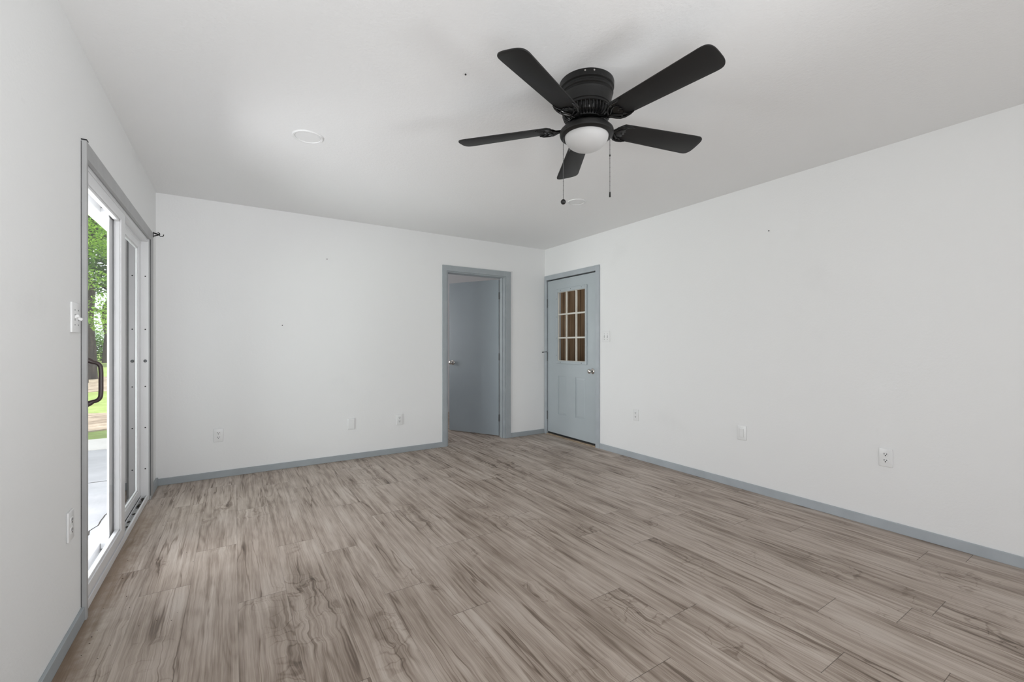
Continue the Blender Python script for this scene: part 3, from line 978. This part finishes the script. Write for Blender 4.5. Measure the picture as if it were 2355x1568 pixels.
random.seed(11)
b = bmesh.new()
for i in range(34):
    y = random.uniform(2.2, 4.1)
    x = -0.50 + abs(random.gauss(0, 0.13))
    ball(b, (x, y, 0.0008), random.uniform(0.0008, 0.0022), random.uniform(0.8, 1.6), random.uniform(0.8, 1.6), 0.5)
tag(obj('dirt_crumbs', b, M['crumb']), 'dark dirt crumbs scattered on the floor beside the sliding door', 'dirt', None, 'stuff')

# ------------------------------------------------------------------ outside
GZ = -0.12
pat = struct('patio', boxes((-6.0, -0.6966, -6, 7.25, GZ - 0.15, GZ)), M['concrete'], 'grey concrete patio outside the sliding door', 'patio')
random.seed(3)
pts = []
for i in range(15):
    u = i / 14
    pts.append((-0.838 + 0.02 * u + random.uniform(-0.013, 0.013), 3.95 + 0.75 * u + random.uniform(-0.02, 0.02), GZ + 0.0005))
obj('crack', one(lambda b: tube(b, pts, 0.004, 6, flat=0.5)), M['dirt'], pat)
obj('joint', boxes((-6.0, -0.72, 5.55, 5.565, GZ, GZ + 0.001)), M['dirt'], pat)
struct('patio_edge', boxes((-7.0, 2.0, 7.26, 8.05, GZ - 0.12, GZ + 0.01), bev=0.01), M['concrete_pale'], 'pale concrete strip between patio and lawn', 'path')
struct('lawn', boxes((-70, 40, 8.04, 110, GZ - 0.2, GZ - 0.005), (-70, -6.01, -40, 8.04, GZ - 0.2, GZ - 0.005)), M['lawn'], 'green lawn beyond the patio', 'lawn')


def patch(name, cx_, cy_, rx_, ry_, label):
    random.seed(int(cy_ * 7))
    b = bmesh.new()
    prism(b, [((rx_ * math.cos(2 * math.pi * i / 40)) * random.uniform(0.86, 1.1) + cx_, ry_ * math.sin(2 * math.pi * i / 40) * random.uniform(0.86, 1.1) + cy_) for i in range(40)],
          GZ - 0.02, GZ + 0.012)
    tag(obj(name, b, M['mulch']), label, 'ground cover', None, 'structure')


patch('leaf_litter', -1.95, 10.0, 3.5, 1.15, 'brown leaf litter patch across the lawn near the patio')
patch('tree_bed', -4.6, 19.6, 5.0, 3.9, 'brown leaf litter around the big tree trunk')


def tree(name, x, y, tr_, th, crowns, nleaf, lsize, label, seed, lm, group=None):
    rnd = random.Random(seed)
    t = thing(name, label, 'tree', (x, y, GZ), 0, group)
    b = bmesh.new()
    n = 9
    tube(b, [(rnd.uniform(-.06, .06) * i, rnd.uniform(-.06, .06) * i, th * i / (n - 1) - (0.1 if i == 0 else 0)) for i in range(n)],
         [tr_ * (1.35 if i == 0 else (1.05 if i == 1 else 1 - 0.075 * i)) for i in range(n)], 16)
    for cr in crowns:
        cx_, cy_, cz_, r_, rz_ = cr[:5]
        z0 = min(th * 0.9, max(th * 0.3, cz_ - rz_ * 0.6))
        tube(b, [(0, 0, z0), (cx_ * 0.45, cy_ * 0.45, z0 + (cz_ - z0) * 0.45), (cx_ * 0.9, cy_ * 0.9, cz_)], [tr_ * 0.4, tr_ * 0.25, tr_ * 0.08], 8)
    obj('trunk', b, M['bark'], t, 60)
    vs, fs = [], []
    tot = sum(c[3] ** 2 * c[4] * (c[5] if len(c) > 5 else 1) for c in crowns)
    for cr in crowns:
        cx_, cy_, cz_, r_, rz_ = cr[:5]
        for _ in range(int(nleaf * r_ ** 2 * rz_ * (cr[5] if len(cr) > 5 else 1) / tot)):
            d = Vector((rnd.gauss(0, 1), rnd.gauss(0, 1), rnd.gauss(0, 1))).normalized() * rnd.random() ** 0.4
            p = Vector((cx_ + d.x * r_, cy_ + d.y * r_, cz_ + d.z * rz_))
            a = Vector((rnd.gauss(0, 1), rnd.gauss(0, 1), rnd.gauss(0, .5))).normalized()
            u = a.cross(Vector((rnd.gauss(0, .4), rnd.gauss(0, .4), 1))).normalized()
            s_ = lsize * rnd.uniform(0.6, 1.3)
            nn = a.cross(u) * 0.12 * s_
            i0 = len(vs)
            vs += [p - a * s_ * .5, p + u * s_ * .3 + nn, p + a * s_ * .5, p - u * s_ * .3 + nn]
            fs += [(i0, i0 + 1, i0 + 2), (i0, i0 + 2, i0 + 3)]
    me = bpy.data.meshes.new('foliage')
    me.from_pydata([tuple(v) for v in vs], [], fs)
    me.materials.append(lm)
    o = bpy.data.objects.new('foliage', me)
    C.objects.link(o)
    o.parent = t


tree('shade_tree', -4.66, 22.3, 0.25, 9.0, [(0.2, -0.6, 7.2, 3.0, 1.9), (-2.2, 0, 6.2, 2.4, 1.8), (1.4, -1.5, 5.6, 1.7, 0.9), (0.25, -1.3, 4.9, 1.0, 0.55, 2.0), (0.1, -1.0, 3.7, 0.7, 0.5, 2.2),
                                                (0.95, -1.2, 2.4, 0.8, 0.85, 2.4), (1.5, .5, 8.2, 2.4, 2.0), (-1.5, -1.8, 4.2, 1.5, 1.0)],
     48000, 0.10, 'big shade tree with thick grey trunk seen through the sliding door', 1, M['leaf'])
tree('lawn_tree', -16.2, 42.0, 0.30, 8.0, [(0, 0, 7.5, 3.2, 2.4), (1.8, 0, 5.2, 2.2, 1.5), (-2, 0, 5.5, 2.3, 1.6)], 5000, 0.38, 'farther green tree behind the shade tree, left side of lawn', 2, M['leaf'], 'trees on the far lawn')
tree('lawn_tree', -7.6, 42.0, 0.28, 8.0, [(0, 0, 8.6, 3.0, 2.6), (1.5, 0, 5.6, 2.2, 1.5), (-1.6, 0, 6.2, 2, 1.5)], 5000, 0.38, 'farther green tree directly behind the shade tree', 3, M['leaf_dark'], 'trees on the far lawn')
tree('lawn_tree', -1.0, 34.0, 0.32, 8.0, [(0, 0, 7.4, 3.4, 2.8), (1.8, 0, 5.4, 2.4, 1.7), (-2.1, 0, 5.2, 2.4, 1.7)], 5000, 0.36, 'farther green tree on the right side of the lawn', 4, M['leaf'], 'trees on the far lawn')
tree('lawn_tree', -18.5, 30.0, 0.34, 8.0, [(0, 0, 7.4, 3.6, 2.8), (2.0, 0, 5.4, 2.6, 1.9), (-2.1, 0, 5.2, 2.4, 1.9)], 5000, 0.36, 'farther green tree at the left end of the lawn', 5, M['leaf_dark'], 'trees on the far lawn')
for i, (x, y, lab) in enumerate([(-16.4, 49, 'low green shrub at left of the far lawn edge'), (-9.2, 48.5, 'low green shrub on the far lawn edge behind the tree trunk'), (-2.0, 49, 'low green shrub right of the trunk at the far lawn edge')]):
    tree('shrub', x, y, 0.08, 1.6, [(0, 0, 1.4, 2.2, 1.5), (1.6, 0.4, 1.2, 1.7, 1.2), (-1.5, 0.3, 1.2, 1.7, 1.2)], 3500, 0.26, lab, 20 + i, M['leaf_dark'], 'shrubs along the far lawn edge')
